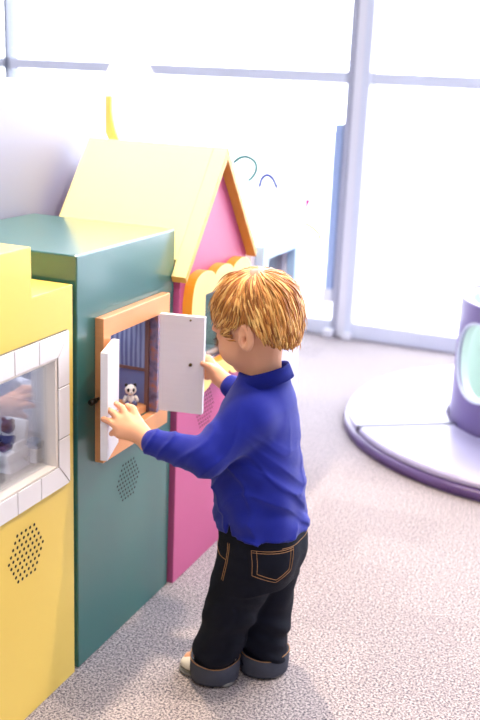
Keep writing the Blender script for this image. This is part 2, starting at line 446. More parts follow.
pd = thing('toy_panda', 'tiny white and black toy panda sitting inside the blue lined cupboard', 'toy', (-.034, 1.766, .478))
px_, py_, pz_ = -.034, 1.766, .478
fx = Vector((.55, -.83, 0)); sx = Vector((.83, .55, 0))
def pp(f, s, z): v = Vector((px_, py_, pz_ + z)) + fx * f + sx * s; return v
bm = bmesh.new(); ellipsoid(bm, pp(0, 0, .012), (.0095, .0095, .012)); ellipsoid(bm, pp(.001, 0, .0335), (.0125, .0125, .0115))
ellipsoid(bm, pp(.012, 0, .030), (.004, .004, .003)); obj('body', bm, M['panda_white'], pd, True)
for s in (-1, 1):
    bm = bmesh.new(); ellipsoid(bm, pp(0, s * .0095, .044), (.0036, .0036, .0036)); obj('ear', bm, M['panda_black'], pd, True)
    bm = bmesh.new(); ellipsoid(bm, pp(.0105, s * .0052, .0355), (.003, .003, .0042)); obj('eye_patch', bm, M['panda_black'], pd, True)
    bm = bmesh.new(); tube(bm, [pp(.002, s * .009, .020), pp(.006, s * .013, .012)], [.004, .0045], 10); ellipsoid(bm, pp(.006, s * .013, .012), (.0045,) * 3); obj('arm', bm, M['panda_white'], pd, True)
    bm = bmesh.new(); tube(bm, [pp(.003, s * .006, .006), pp(.013, s * .008, .0055)], [.0055, .0055], 10); ellipsoid(bm, pp(.014, s * .008, .006), (.0052, .0052, .0058)); obj('leg', bm, M['panda_blue'], pd, True)
bm = bmesh.new(); ellipsoid(bm, pp(.0158, 0, .0315), (.0014,) * 3); obj('nose', bm, M['panda_black'], pd, True)

# ------------------------------------------------------------------ pink house
ph = thing('play_house', 'pink play house with pale yellow gabled roof and scalloped window', 'play house', (-.16, 2.08, 0))
PX = .012; PY0, PY1, AY, AZ = 1.897, 2.262, 2.076, .985
bm = bmesh.new()
prism_yz(bm, [(PY0, 0), (PY1, 0), (PY1, .752), (AY, AZ), (PY0, .752)], -.31, PX)
WY0, WY1, WZ0, WZ1 = 1.975, 2.185, .505, .690
bm = boolean(bm, [boxbm((-.22, WY0, WZ0), (.03, WY1, WZ1))])
obj('body', bm, M['pink'], ph, bevel=.002)
def slab(side, x0, x1, ylow, thick, apex=(2.074, 1.004), slope=.262 / .2):
    y = ylow; dz = abs(y - apex[0]) * slope
    nrm = Vector((side * slope, 1)).normalized() * thick  # (y,z)
    lo = (y, apex[1] - dz)
    return [(apex[0], apex[1]), lo, (lo[0] - side * thick * .35, lo[1] - thick * .8), (apex[0], apex[1] - thick * 1.55)]
bm = bmesh.new(); prism_yz(bm, slab(-1, 0, 0, 1.898, .014), -.325, .0008); prism_yz(bm, slab(1, 0, 0, 2.274, .014)[::-1], -.325, .010)
obj('roof', bm, M['roof'], ph, bevel=.0015)
bm = bmesh.new()
for sd, yl in ((-1, 1.874), (1, 2.274)):
    p = slab(sd, 0, 0, yl, .017); prism_yz(bm, p, .0105 if sd > 0 else .0012, .036)
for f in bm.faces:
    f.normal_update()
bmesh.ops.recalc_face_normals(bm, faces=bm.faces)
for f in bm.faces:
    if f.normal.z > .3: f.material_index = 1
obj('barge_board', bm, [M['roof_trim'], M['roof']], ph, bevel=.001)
# scalloped frame
def cloud(cy, cz, hw, hh, lobes_y, lobes_z, amp):
    pts = []
    def side(p0, p1, n):
        L = 16 * n
        for i in range(L):
            t = i / L
            a = amp * abs(math.sin(math.pi * t * n)) ** .6
            y = lerp(p0[0], p1[0], t); z = lerp(p0[1], p1[1], t)
            dy, dz = p1[0] - p0[0], p1[1] - p0[1]; q = math.hypot(dy, dz)
            pts.append((y + dz / q * a, z - dy / q * a))
    A, B, C, D = (cy - hw, cz - hh), (cy + hw, cz - hh), (cy + hw, cz + hh), (cy - hw, cz + hh)
    side(A, B, lobes_y); side(B, C, lobes_z); side(C, D, lobes_y); side(D, A, lobes_z)
    return pts
out = cloud(2.079, .597, .152, .126, 3, 2, .017)
def ray_rect(p):
    y, z = p[0] - 2.08, p[1] - .5975; hy, hz = (WY1 - WY0) / 2 - .004, (WZ1 - WZ0) / 2 - .004
    s = min(hy / max(abs(y), 1e-9), hz / max(abs(z), 1e-9)); return (2.08 + y * s, .5975 + z * s)
# keep rectangle corners: snap the nearest point to each corner
inn = [ray_rect(p) for p in out]
for cy_, cz_ in ((WY0 + .004, WZ0 + .004), (WY1 - .004, WZ0 + .004), (WY1 - .004, WZ1 - .004), (WY0 + .004, WZ1 - .004)):
    k = min(range(len(inn)), key=lambda i: (inn[i][0] - cy_) ** 2 + (inn[i][1] - cz_) ** 2); inn[k] = (cy_, cz_)
bm = bmesh.new(); frame_rings(bm, out, inn, PX, .036, 0, 1)
obj('scalloped_frame', bm, [M['cloud'], M['cloud_edge']], ph, bevel=.001)
obj('pane', boxbm((.004, WY0 + .001, WZ0 + .001), (.006, WY1 - .001, WZ1 - .001)), M['pane'], ph)
bm = bmesh.new(); box(bm, (-.215, WY0, WZ0), (-.21, WY1, WZ1)); box(bm, (-.21, WY0, WZ0), (0, WY0 + .003, WZ1)); box(bm, (-.21, WY1 - .003, WZ0), (0, WY1, WZ1)); box(bm, (-.21, WY0, WZ1 - .003), (0, WY1, WZ1))
obj('night_mural', bm, M['nightroom'], ph)
obj('window_sill', boxbm((-.21, WY0 + .003, WZ0), (.001, WY1 - .003, WZ0 + .006)), M['skyblue'], ph)
holes(ph, PX, 2.045, .395, .0118, .05, .0028)

# ------------------------------------------------------------------ white house behind
wh = thing('play_house', 'white play house with curved top and pale blue window frame', 'play house', (-.15, 2.55, 0))
pts = [(2.335, 0), (2.752, 0), (2.736, .834)]
top = [(2.69, .836), (2.64, .834), (2.59, .828), (2.53, .822), (2.48, .815), (2.43, .803), (2.39, .786), (2.36, .768), (2.335, .752)]
bm = bmesh.new(); prism_yz(bm, pts + top, -.30, -.004)
bm = boolean(bm, [boxbm((-.12, 2.40, .46), (.02, 2.60, .70))])
obj('body', bm, M['lavwhite'], wh, bevel=.002)
bm = bmesh.new(); frame_rings(bm, [(2.36, .42), (2.64, .42), (2.64, .738), (2.36, .738)], [(2.40, .46), (2.60, .46), (2.60, .70), (2.40, .70)], -.004, .02)
obj('window_frame', bm, M['skyblue'], wh, bevel=.002)
obj('pane', boxbm((-.02, 2.40, .46), (-.018, 2.60, .70)), M['pane'], wh)
obj('display_back', boxbm((-.04, 2.401, .461), (-.033, 2.599, .699)), M['white'], wh)

# ------------------------------------------------------------------ tall curved partition and disc behind the houses
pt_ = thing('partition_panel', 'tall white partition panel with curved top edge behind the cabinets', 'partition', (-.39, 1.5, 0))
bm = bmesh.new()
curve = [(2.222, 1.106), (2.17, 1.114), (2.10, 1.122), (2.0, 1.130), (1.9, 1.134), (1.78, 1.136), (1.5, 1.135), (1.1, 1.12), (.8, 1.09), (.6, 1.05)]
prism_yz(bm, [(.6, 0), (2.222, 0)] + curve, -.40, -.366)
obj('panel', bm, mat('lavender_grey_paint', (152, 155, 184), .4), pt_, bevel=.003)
sg = thing('round_sign', 'white round sign with yellow rim behind the yellow gabled roof', 'sign', (-.39, 2.36, 0))
bm = bmesh.new()
n = 40; R_ = .125; cy, cz = 2.366, 1.075
ring = [(cy + R_ * math.cos(2 * math.pi * k / n), cz + R_ * math.sin(2 * math.pi * k / n)) for k in range(n)]
inr = [(cy + (R_ - .005) * math.cos(2 * math.pi * k / n), cz + (R_ - .005) * math.sin(2 * math.pi * k / n)) for k in range(n)]
frame_rings(bm, ring, inr, -.392, -.366)
for f in bm.faces:
    c = f.calc_center_median(); an = math.degrees(math.atan2(c.z - cz, c.y - cy)) % 360
    f.material_index = 0 if 172 < an < 300 else 1  # yellow rim turned white on the rest: glare wash-out put into the colour
obj('rim', bm, [M['sunyellow'], M['white']], sg)
bm = bmesh.new(); prism_yz(bm, inr, -.398, -.36); obj('disc', bm, M['white'], sg)
obj('post', boxbm((-.388, 2.36, 0), (-.372, 2.384, cz - R_ + .002)), M['white'], sg, bevel=.002)

# ------------------------------------------------------------------ bent wire stand
ws = thing('wire_stand', 'white play stand with bent teal, blue, magenta and yellow wires', 'play stand', (-.3, 3.2, 0))
obj('plinth', boxbm((-.50, 3.12, 0), (-.26, 3.30, .56)), M['white'], ws, bevel=.006)
def arc(pts, m, r=.0072, label=None):
    P = [Vector(p) for p in pts]; Q = []
    for i in range(len(P) - 1):
        p0, p1, p2, p3 = P[max(i - 1, 0)], P[i], P[i + 1], P[min(i + 2, len(P) - 1)]
        for t in [k / 8 for k in range(8)]:
            Q.append(.5 * ((2 * p1) + (p2 - p0) * t + (2 * p0 - 5 * p1 + 4 * p2 - p3) * t * t + (3 * p1 - p0 - 3 * p2 + p3) * t ** 3))
    Q.append(P[-1]); bm = bmesh.new(); tube(bm, Q, r, 8); return obj('wire', bm, M[m], ws, True, label)
Y3 = 3.2
arc([(-.438, Y3, .55), (-.45, Y3, .70), (-.452, Y3, .82), (-.437, Y3, .866)], 'white')  # white wire lengths: glare painted in as colour
arc([(-.437, Y3, .866), (-.413, Y3, .884), (-.386, Y3, .887), (-.360, Y3, .873), (-.353, Y3, .850), (-.362, Y3, .826), (-.382, Y3, .806)], 'teal', label='teal wire loop')
arc([(-.338, Y3, .55), (-.340, Y3, .70), (-.338, Y3, .79)], 'white')
arc([(-.338, Y3, .79), (-.331, Y3, .818), (-.313, Y3, .832), (-.292, Y3, .822), (-.274, Y3, .792)], 'blue', label='cobalt blue wire arch')
arc([(-.274, Y3, .792), (-.27, Y3, .70), (-.272, Y3, .55)], 'white')
arc([(-.28, Y3, .55), (-.23, Y3, .64), (-.19, Y3, .69), (-.172, Y3, .728)], 'white')
arc([(-.172, Y3, .728), (-.165, Y3, .745), (-.158, Y3, .762)], 'magenta', .008, 'magenta wire')
arc([(-.27, Y3, .55), (-.24, Y3, .62), (-.20, Y3, .67), (-.165, Y3, .682)], 'white')
arc([(-.165, Y3, .682), (-.138, Y3, .668), (-.115, Y3, .650), (-.111, Y3, .63)], 'lime', .006, 'lime yellow wire')

# ------------------------------------------------------------------ soft play platform and tower
C = (.6807, 3.408)
pf = thing('soft_play_platform', 'low round purple play platform with pale lavender wedge cushions', 'play platform', (C[0], C[1], 0))
bm = bmesh.new(); lathe(bm, [(.0, 0), (.683, 0), (.692, .006), (.692, .026), (.682, .034), (0, .034)], (*C, 0), 96, closed=False)
bmesh.ops.remove_doubles(bm, verts=bm.verts, dist=1e-5)
obj('base', bm, M['purple'], pf, True)
A0 = math.atan2(3.02 - C[1], .113 - C[0])
for k in range(4):
    a = A0 + k * math.pi / 2; gap = .02
    bm = bmesh.new()
    prof = [(.335, .034), (.672, .034), (.678, .040), (.676, .050), (.668, .056), (.342, .056), (.335, .050)]
    lathe(bm, prof, (*C, 0), 24, a + gap, a + math.pi / 2 - gap)
    obj('wedge_cushion', bm, M['cushion'], pf, False)
for k in range(4):
    a = A0 + k * math.pi / 2; dx, dy = math.cos(a), math.sin(a); nx, ny = -dy * .013, dx * .013
    bm = bmesh.new(); vs = []
    for z in (.0335, .0568):
        for r_, sg_ in ((.333, -1), (.677, -1), (.677, 1), (.333, 1)): vs.append(bm.verts.new((C[0] + dx * r_ + nx * sg_, C[1] + dy * r_ + ny * sg_, z)))
    bm.faces.new(vs[:4][::-1]); bm.faces.new(vs[4:])
    for i in range(4): bm.faces.new([vs[i], vs[(i + 1) % 4], vs[4 + (i + 1) % 4], vs[4 + i]])
    obj('seam_piping', bm, M['seam'], pf)
tw = thing('play_tower', 'lilac cylindrical play tower with round mint lined porthole on the platform', 'play tower', (C[0], C[1], .034))
bm = bmesh.new(); lathe(bm, [(.328, .035), (.328, .470), (.326, .476), (.321, .476), (.319, .470), (.319, .035)], (*C, 0), 96)
ha = math.atan2(3.17 - C[1], .466 - C[0])
hp = Vector((C[0] + .328 * math.cos(ha), C[1] + .328 * math.sin(ha), .288)); hd = Vector((math.cos(ha), math.sin(ha), 0))
cut = bmesh.new(); tube(cut, [hp - hd * .12, hp + hd * .12], .128, 48)
bm = boolean(bm, [cut]); o = obj('shell', bm, M['tower'], tw)
for f in o.data.polygons: f.use_smooth = False
bm = bmesh.new(); lathe(bm, [(.3185, .036), (.3185, .466), (.290, .466), (.290, .036)], (*C, 0), 64)
cut = bmesh.new(); tube(cut, [hp - hd * .12, hp + hd * .12], .127, 48)
bm = boolean(bm, [cut]); obj('lining', bm, M['mint'], tw)
bm = bmesh.new(); lathe(bm, [(0, .036), (.288, .036), (.288, .042), (0, .042)], (*C, 0), 48, closed=False); bmesh.ops.remove_doubles(bm, verts=bm.verts, dist=1e-5)
obj('floor_pad', bm, M['mint'], tw)
bm = bmesh.new()
ringp = []
sd = Vector((-hd.y, hd.x, 0))
for k in range(49):
    t = 2 * math.pi * k / 48; s_ = .130 * math.cos(t); z_ = .130 * math.sin(t)
    ringp.append(Vector((C[0], C[1], .288 + z_)) + hd * math.sqrt(.329 ** 2 - s_ * s_) + sd * s_)
tube(bm, ringp, .004, 6, cap=False); obj('porthole_ring', bm, M['mullion'], tw, True)

# ------------------------------------------------------------------ implicit surface modelling for the child
class Field:
    def __init__(s, lo, hi, h):
        s.lo = np.array(lo, np.float32); s.h = h
        s.n = np.ceil((np.array(hi) - s.lo) / h).astype(int) + 1
        s.a = np.full(s.n, .05, np.float32)
    def sub(s, lo, hi):
        i0 = np.clip(np.floor((np.array(lo) - s.lo) / s.h).astype(int), 0, s.n); i1 = np.clip(np.ceil((np.array(hi) - s.lo) / s.h).astype(int) + 1, 0, s.n)
        ax = [s.lo[k] + s.h * np.arange(i0[k], i1[k], dtype=np.float32) for k in range(3)]
        return tuple(slice(i0[k], i1[k]) for k in range(3)), np.meshgrid(*ax, indexing='ij', sparse=True)
    def apply(s, fn, lo, hi, k=.008, mode='add'):
        pad = max(.012, 1.6 * k)
        sl, G = s.sub(np.array(lo) - pad, np.array(hi) + pad)
        d = np.asarray(fn(*G), np.float32); a = s.a[sl]
        if d.shape != a.shape: d = np.broadcast_to(d, a.shape)
        if mode == 'add':
            q = np.clip(.5 + .5 * (a - d) / k, 0, 1); s.a[sl] = a + (d - a) * q - k * q * (1 - q)
        else:
            d = -d; q = np.clip(.5 - .5 * (a - d) / k, 0, 1); s.a[sl] = a + (d - a) * q + k * q * (1 - q)
    def cone(s, a, b, ra, rb, k=.008, mode='add'):
        a = np.array(a, float); b = np.array(b, float); ab = b - a; L2 = ab @ ab
        def fn(X, Y, Z):
            t = np.clip(((X - a[0]) * ab[0] + (Y - a[1]) * ab[1] + (Z - a[2]) * ab[2]) / L2, 0, 1)
            return np.sqrt((X - a[0] - t * ab[0]) ** 2 + (Y - a[1] - t * ab[1]) ** 2 + (Z - a[2] - t * ab[2]) ** 2) - (ra + (rb - ra) * t)
        r = max(ra, rb); s.apply(fn, np.minimum(a, b) - r, np.maximum(a, b) + r, k, mode)
    def ell(s, c, r, axes=None, k=.008, mode='add'):
        c = np.array(c, float); r = np.array(r, float); A = np.eye(3) if axes is None else np.array(axes, float)
        def fn(X, Y, Z):
            dx, dy, dz = X - c[0], Y - c[1], Z - c[2]
            u = [(A[i, 0] * dx + A[i, 1] * dy + A[i, 2] * dz) for i in range(3)]
            k0 = np.sqrt(sum((u[i] / r[i]) ** 2 for i in range(3))); k1 = np.sqrt(sum((u[i] / r[i] ** 2) ** 2 for i in range(3)))
            return k0 * (k0 - 1) / np.maximum(k1, 1e-6)
        R = max(r); s.apply(fn, c - R, c + R, k, mode)
    def loft(s, secs, k=.01, e=2.3, extra=None, mode='add'):
        secs = sorted(secs); z = np.array([q[0] for q in secs]); P = np.array([q[1:] for q in secs])
        def fn(X, Y, Z):
            zz = Z.ravel()
            cx, cy, ra, rb = [np.interp(zz, z, P[:, i]).reshape(Z.shape) for i in range(4)]
            q = (np.abs((X - cx) / ra) ** e + np.abs((Y - cy) / rb) ** e) ** (1 / e)
            d = (q - 1) * np.minimum(ra, rb)
            d = np.maximum(d, np.maximum(z[0] - Z, Z - z[-1]))
            if extra: d = d + extra(X, Y, Z)
            return d
        lo = (min(P[:, 0] - P[:, 2]) - .01, min(P[:, 1] - P[:, 3]) - .01, z[0]); hi = (max(P[:, 0] + P[:, 2]) + .01, max(P[:, 1] + P[:, 3]) + .01, z[-1])
        s.apply(fn, lo, hi, k, mode)
    def mesh(s, name, smooth=1):
        a = s.a; inside = a < 0
        n = np.array(a.shape) - 1
        cnt = np.zeros(n, np.int8)
        for dx in (0, 1):
            for dy in (0, 1):
                for dz in (0, 1): cnt += inside[dx:dx + n[0], dy:dy + n[1], dz:dz + n[2]]
        act = (cnt > 0) & (cnt < 8); idx = np.argwhere(act); m = len(idx)
        vid = np.full(n, -1, np.int32); vid[act] = np.arange(m)
        acc = np.zeros((m, 3)); num = np.zeros(m)
        corners = [(x, y, z) for x in (0, 1) for y in (0, 1) for z in (0, 1)]
        cv = {c: a[idx[:, 0] + c[0], idx[:, 1] + c[1], idx[:, 2] + c[2]] for c in corners}
        for c in corners:
            for ax in range(3):
                if c[ax]: continue
                c2 = list(c); c2[ax] = 1; c2 = tuple(c2)
                v0, v1 = cv[c], cv[c2]; cr = (v0 < 0) != (v1 < 0)
                t = np.where(cr, v0 / np.where(cr, v0 - v1, 1), 0)
                p = np.tile(np.array(c, float), (m, 1)); p[:, ax] += t
                acc[cr] += p[cr]; num[cr] += 1
        V = (idx + acc / num[:, None]) * s.h + s.lo
        F = []
        for ax in range(3):
            b, c = [(1, 2), (2, 0), (0, 1)][ax]
            sl0 = [slice(None)] * 3; sl1 = [slice(None)] * 3; sl0[ax] = slice(0, -1); sl1[ax] = slice(1, None)
            i0 = inside[tuple(sl0)]; i1 = inside[tuple(sl1)]
            e = np.argwhere(i0 != i1)
            e = e[(e[:, b] > 0) & (e[:, c] > 0) & (e[:, b] < n[b]) & (e[:, c] < n[c])]
            q = []
            for db, dc in ((1, 1), (0, 1), (0, 0), (1, 0)):
                w_ = e.copy(); w_[:, b] -= db; w_[:, c] -= dc; q.append(vid[w_[:, 0], w_[:, 1], w_[:, 2]])
            q = np.stack(q, 1); flip = ~i0[e[:, 0], e[:, 1], e[:, 2]]; q[flip] = q[flip][:, ::-1]
            F.append(q)
        F = np.concatenate(F)
        # light laplacian smoothing
        for _ in range(smooth):
            sm = np.zeros_like(V); ct = np.zeros(len(V))
            for i in range(4):
                j = (i + 1) % 4
                np.add.at(sm, F[:, i], V[F[:, j]]); np.add.at(ct, F[:, i], 1); np.add.at(sm, F[:, j], V[F[:, i]]); np.add.at(ct, F[:, j], 1)
            V = V * .5 + .5 * sm / np.maximum(ct, 1)[:, None]
        me = bpy.data.meshes.new(name); me.from_pydata(V.tolist(), [], F.tolist()); me.update()
        return me

def wav(X, Y, Z, d, f, ph=0, wob=0.0):
    return np.sin((X * d[0] + Y * d[1] + Z * d[2]) * f + ph + wob * np.sin(X * 31 + 1.3) + wob * np.sin(Y * 37 + Z * 23))

person = thing('person', 'blond toddler in blue long-sleeved polo and dark jeans opening the cupboard doors', 'person', (.31, 1.62, 0))

# head frame
HS = .945
Hc = np.array([.303, 1.619, .741])
yaw, pit = math.radians(14), math.radians(22)
Fv = np.array([-math.cos(yaw) * math.cos(pit), math.sin(yaw) * math.cos(pit), -math.sin(pit)])
Lv = np.array([-math.sin(yaw), -math.cos(yaw), 0.0])
Uv = np.cross(Fv, Lv); AX = np.array([Fv, Lv, Uv])
def H(x, y, z): return Hc + (Fv * x + Lv * y + Uv * z) * HS

# key joints
LS, LE, LW = (.325, 1.548, .590), (.276, 1.487, .516), (.162, 1.496, .519)
RS, RE, RW = (.305, 1.705, .590), (.262, 1.783, .525), (.170, 1.806, .548)
def K(p, s=1.0122):
    return p
hand = {  # left hand joints
 'wrist': (.153, 1.498, .517), 'idx': [(.104, 1.507, .552), (.088, 1.515, .567), (.075, 1.517, .572)],
 'mid': [(.094, 1.499, .547), (.077, 1.504, .558), (.065, 1.507, .561)],
 'ring': [(.093, 1.492, .538), (.074, 1.495, .544), (.060, 1.496, .546)],
 'pinky': [(.098, 1.489, .526), (.085, 1.491, .526), (.077, 1.496, .520)],
 'thumb': [(.122, 1.514, .548), (.104, 1.527, .564), (.090, 1.531, .566)]}

B = Field((.03, 1.41, -.01), (.47, 1.86, .87), .0026)
# trunk under the clothes
B.loft([(.25, .328, 1.625, .062, .076), (.32, .325, 1.627, .070, .082), (.40, .320, 1.628, .070, .080), (.48, .314, 1.627, .066, .080), (.55, .314, 1.626, .054, .076), (.585, .316, 1.625, .046, .060), (.60, .318, 1.625, .036, .046)], .02)
B.cone((.322, 1.625, .59), (.314, 1.622, .69), .035, .037, .012)
for S_, E_, W_ in ((LS, LE, LW), (RS, RE, RW)):
    B.cone(S_, E_, .026, .021, .015); B.cone(E_, W_, .020, .0165, .01)
# legs and feet
for hip, kn, an, toe in (((.322, 1.592, .27), (.288, 1.593, .16), (.260, 1.600, .045), (.200, 1.606, .022)), ((.335, 1.66, .27), (.335, 1.672, .16), (.334, 1.670, .045), (.272, 1.684, .022))):
    B.cone(hip, kn, .046, .034, .02); B.cone(kn, an, .034, .024, .012); B.cone(an, toe, .022, .014, .012)
# head
def he(x, y, z, r, k=.012, mode='add'): B.ell(H(x, y, z), [q * HS for q in r], AX, k, mode)
he(-.008, 0, .018, (.084, .070, .072))
he(.012, 0, .028, (.070, .064, .060))
he(.022, 0, -.028, (.058, .054, .060), .02)
he(.035, 0, -.060, (.036, .038, .030), .02)       # jaw
he(.062, 0, -.078, (.014, .017, .012), .014)      # chin
for s in (-1, 1):
    he(.044, s * .032, -.042, (.030, .028, .030), .016)   # cheek
    he(.068, s * .030, .004, (.012, .018, .007), .012)    # brow
    he(.081, s * .028, -.015, (.012, .014, .009), .010, 'sub')  # eye socket
    he(.068, s * .028, -.0145, (.0125, .0130, .0095), .004)      # lids
    he(.070, s * .028, -.0155, (.0135, .0100, .0030), .002, 'sub')
he(.080, 0, -.018, (.010, .008, .014), .012)      # nose bridge
he(.088, 0, -.033, (.0095, .0095, .0085), .008)   # nose tip
for s in (-1, 1):
    he(.082, s * .0085, -.036, (.0065, .005, .005), .005)
    he(.088, s * .0045, -.041, (.003, .0028, .003), .003, 'sub')
he(.078, 0, -.053, (.010, .017, .0055), .006)     # upper lip
he(.075, 0, -.063, (.010, .014, .0055), .006)     # lower lip
he(.087, 0, -.0580, (.008, .016, .0014), .002, 'sub')
# ears
for s in (-1, 1):
    ax = np.array([Fv * .96 + Uv * .2, Lv, Uv]); ax[2] = np.cross(ax[0], ax[1]); ax[2] = ax[2] if ax[2] @ Uv > 0 else -ax[2]
    eax = np.array([ax[0] * .93 + s * Lv * .34, s * Lv * .93 - ax[0] * .34 * 1, ax[2]])
    eax = np.array([v / np.linalg.norm(v) for v in eax])
    B.ell(H(-.023, s * .0725, -.027), (.0150, .0075, .0255), eax, .005)
    B.ell(H(-.019, s * .0795, -.024), (.0088, .0060, .0165), eax, .003, 'sub')
    B.ell(H(-.0125, s * .0755, -.031), (.0045, .0045, .006), AX, .003)   # tragus
    B.ell(H(-.0195, s * .075, -.030), (.0040, .010, .0050), AX, .003, 'sub')
# left hand
hw = hand['wrist']; B.cone(LW, hw, .0175, .0165, .008)
B.cone(hw, (.126, 1.501, .534), .0165, .0165, .008)
for f, r in (('idx', (.0098, .0072, .0066, .0058)), ('mid', (.0098, .0072, .0067, .0059)), ('ring', (.0095, .0070, .0065, .0057)), ('pinky', (.009, .0064, .0060, .0052))):
    k0, k1, k2 = hand[f]
    B.cone((.138, 1.500, .527), k0, .0135, r[0], .007); B.cone(k0, k1, r[1] + .0006, r[2], .0025); B.cone(k1, k2, r[2], r[3], .0015)
k0, k1, k2 = hand['thumb']; B.cone((.145, 1.503, .526), k0, .0125, .0095, .008); B.cone(k0, k1, .0085, .0075, .003); B.cone(k1, k2, .0075, .0062, .0015)
# right hand, closed round the far door's edge
hw = (.153, 1.809, .556); B.cone(RW, hw, .0175, .0165, .008); B.cone(hw, (.134, 1.816, .568), .0165, .0150, .008)
for j in range(4):
    z0 = .588 - j * .0125; x0 = .120 - .001 * j
    k0 = (x0, 1.822, z0); k1 = (x0 - .016, 1.8215, z0 + .004); k2 = (x0 - .029 + (.006 if j == 3 else 0), 1.8175, z0 + .003)
    B.cone((.142, 1.814, .564), k0, .012, .0088, .007); B.cone(k0, k1, .0074, .0066, .0025); B.cone(k1, k2, .0066, .0056, .0015)
B.cone((.146, 1.806, .566), (.130, 1.799, .580), .011, .0082, .006); B.cone((.130, 1.799, .580), (.121, 1.790, .587), .0078, .006, .002)
me = B.mesh('person_body', 2)
body = link('body', me, M['skin'], person, True)

# eyes
for s in (-1, 1):
    bm = bmesh.new(); c = H(.0665, s * .028, -.0155); ellipsoid(bm, c, (.0112,) * 3, u=20, v=14)
    e = obj('eye', bm, M['eye'], person, True)
    bm = bmesh.new(); c2 = H(.0665 + .0088, s * .028, -.0170); ellipsoid(bm, c2, (.0048, .0050, .0050), Matrix(AX.tolist()).transposed(), u=16, v=10)
    obj('iris', bm, M['iris'], e, True)
    bm = bmesh.new()
    for t in np.linspace(-1, 1, 9):
        a = H(.0775 - .006 * t * t, s * (.028 + .0105 * t), -.0125 - .002 * t * t); b = H(.0840 - .003 * abs(t), s * (.028 + .0145 * t), -.0155 - .002 * t * t)
        tube(bm, [a, b], [.0008, .0003], 4)
    obj('eyelashes', bm, M['lash'], e, True)
    bm = bmesh.new(); tube(bm, [H(.0775, s * .016, .006), H(.078, s * .028, .0095), H(.069, s * .042, .0065)], [.0012, .0016, .0008], 6)
    obj('eyebrow', bm, mat('fair_eyebrow', (178, 128, 84), .6), person, True)

# ---- polo shirt
P_ = Field((.13, 1.42, .31), (.45, 1.86, .68), .0026)
def folds(X, Y, Z):
    lowf = np.clip((.60 - Z) / .25, 0, 1)
    f = .0022 * wav(X, Y, Z, (.5, -.2, .85), 95, .4, 1.1) * lowf
    f = f + .0016 * wav(X, Y, Z, (-.3, .6, 1.0), 150, 1.1, 1.4) * lowf
    f = f + .0030 * wav(X, Y, Z, (1, .9, .15), 62, 2.0, .9) * np.clip((.46 - Z) / .12, 0, 1)
    return f
P_.loft([(.345, .330, 1.630, .087, .097), (.37, .325, 1.630, .086, .096), (.44, .319, 1.629, .084, .094), (.50, .314, 1.628, .078, .093), (.55, .313, 1.627, .072, .094), (.585, .315, 1.626, .064, .088), (.61, .318, 1.625, .054, .070), (.63, .321, 1.625, .047, .056), (.645, .322, 1.625, .044, .050)], .01, 2.25, folds)
def sleeve(S_, E_, W_, r):
    P_.cone(S_, E_, r[0], r[1], .022); P_.cone(E_, W_, r[1], r[2], .010)
sleeve((.322, 1.556, .578), LE, (.166, 1.4955, .5195), (.046, .036, .0255))
sleeve((.308, 1.700, .578), RE, (.182, 1.8035, .543), (.044, .034, .0245))
# cloth creases over the whole shirt
X_ = P_.lo[0] + P_.h * np.arange(P_.n[0], dtype=np.float32)[:, None, None]; Y_ = P_.lo[1] + P_.h * np.arange(P_.n[1], dtype=np.float32)[None, :, None]; Z_ = P_.lo[2] + P_.h * np.arange(P_.n[2], dtype=np.float32)[None, None, :]
def ridge(d, f, ph, wob):
    return 1 - np.abs(wav(X_, Y_, Z_, d, f, ph, wob))
arm = np.clip((1.535 - Y_) / .03, 0, 1) * np.clip((.34 - X_) / .03, 0, 1)
low = np.clip((.58 - Z_) / .16, 0, 1)
P_.a += (-.0034 * arm * (ridge((1.0, .3, -.5), 72, .6, .9) ** 2.5 - .33) - .0040 * (1 - arm) * low * (ridge((.75, -.5, .75), 48, 1.2, 1.0) ** 3.5 - .25) - .0026 * low * (ridge((-.35, .5, .9), 66, 2.2, 1.3) ** 5 - .2)).astype(np.float32)
# side vent
def vent(X, Y, Z):
    return np.maximum(np.maximum(np.abs(X - .300) - np.clip((.374 - Z) * .22, -.01, 1), Y - 1.557), Z - .374)
P_.apply(vent, (.28, 1.50, .32), (.33, 1.57, .37), .002, 'sub')
me = P_.mesh('shirt', 1)
shirt = link('polo_shirt', me, M['polo'], person, True)
def cuff_ring(a, b, r0, r1, name, m, parent, label=None, seg=36):
    a = Vector(a); b = Vector(b); bm = bmesh.new(); d = b - a
    prof = [(0, r0 - .003), (0, r0), (.15, r0 + .0012), (.9, r1 + .0012), (1, r1), (1, r1 - .004), (.6, r1 - .005)]
    tube(bm, [a + d * t for t, _ in prof], [r for _, r in prof], seg, cap=False)
    return obj(name, bm, m, parent, True, label)
M['rib'] = mat('royal_blue_rib_knit', (26, 36, 130), .85, .12, 30, .5, 700, spec=.15, stretch=(1, 14, 14))
def al(p, q, t): return tuple(np.array(p) + (np.array(q) - np.array(p)) * t)
cuff_ring(al(LE, LW, .80), al(LE, LW, 1.08), .0268, .0240, 'cuff', M['rib'], shirt)
cuff_ring(al(RE, RW, .68), al(RE, RW, .98), .0255, .0235, 'cuff', M['rib'], shirt)
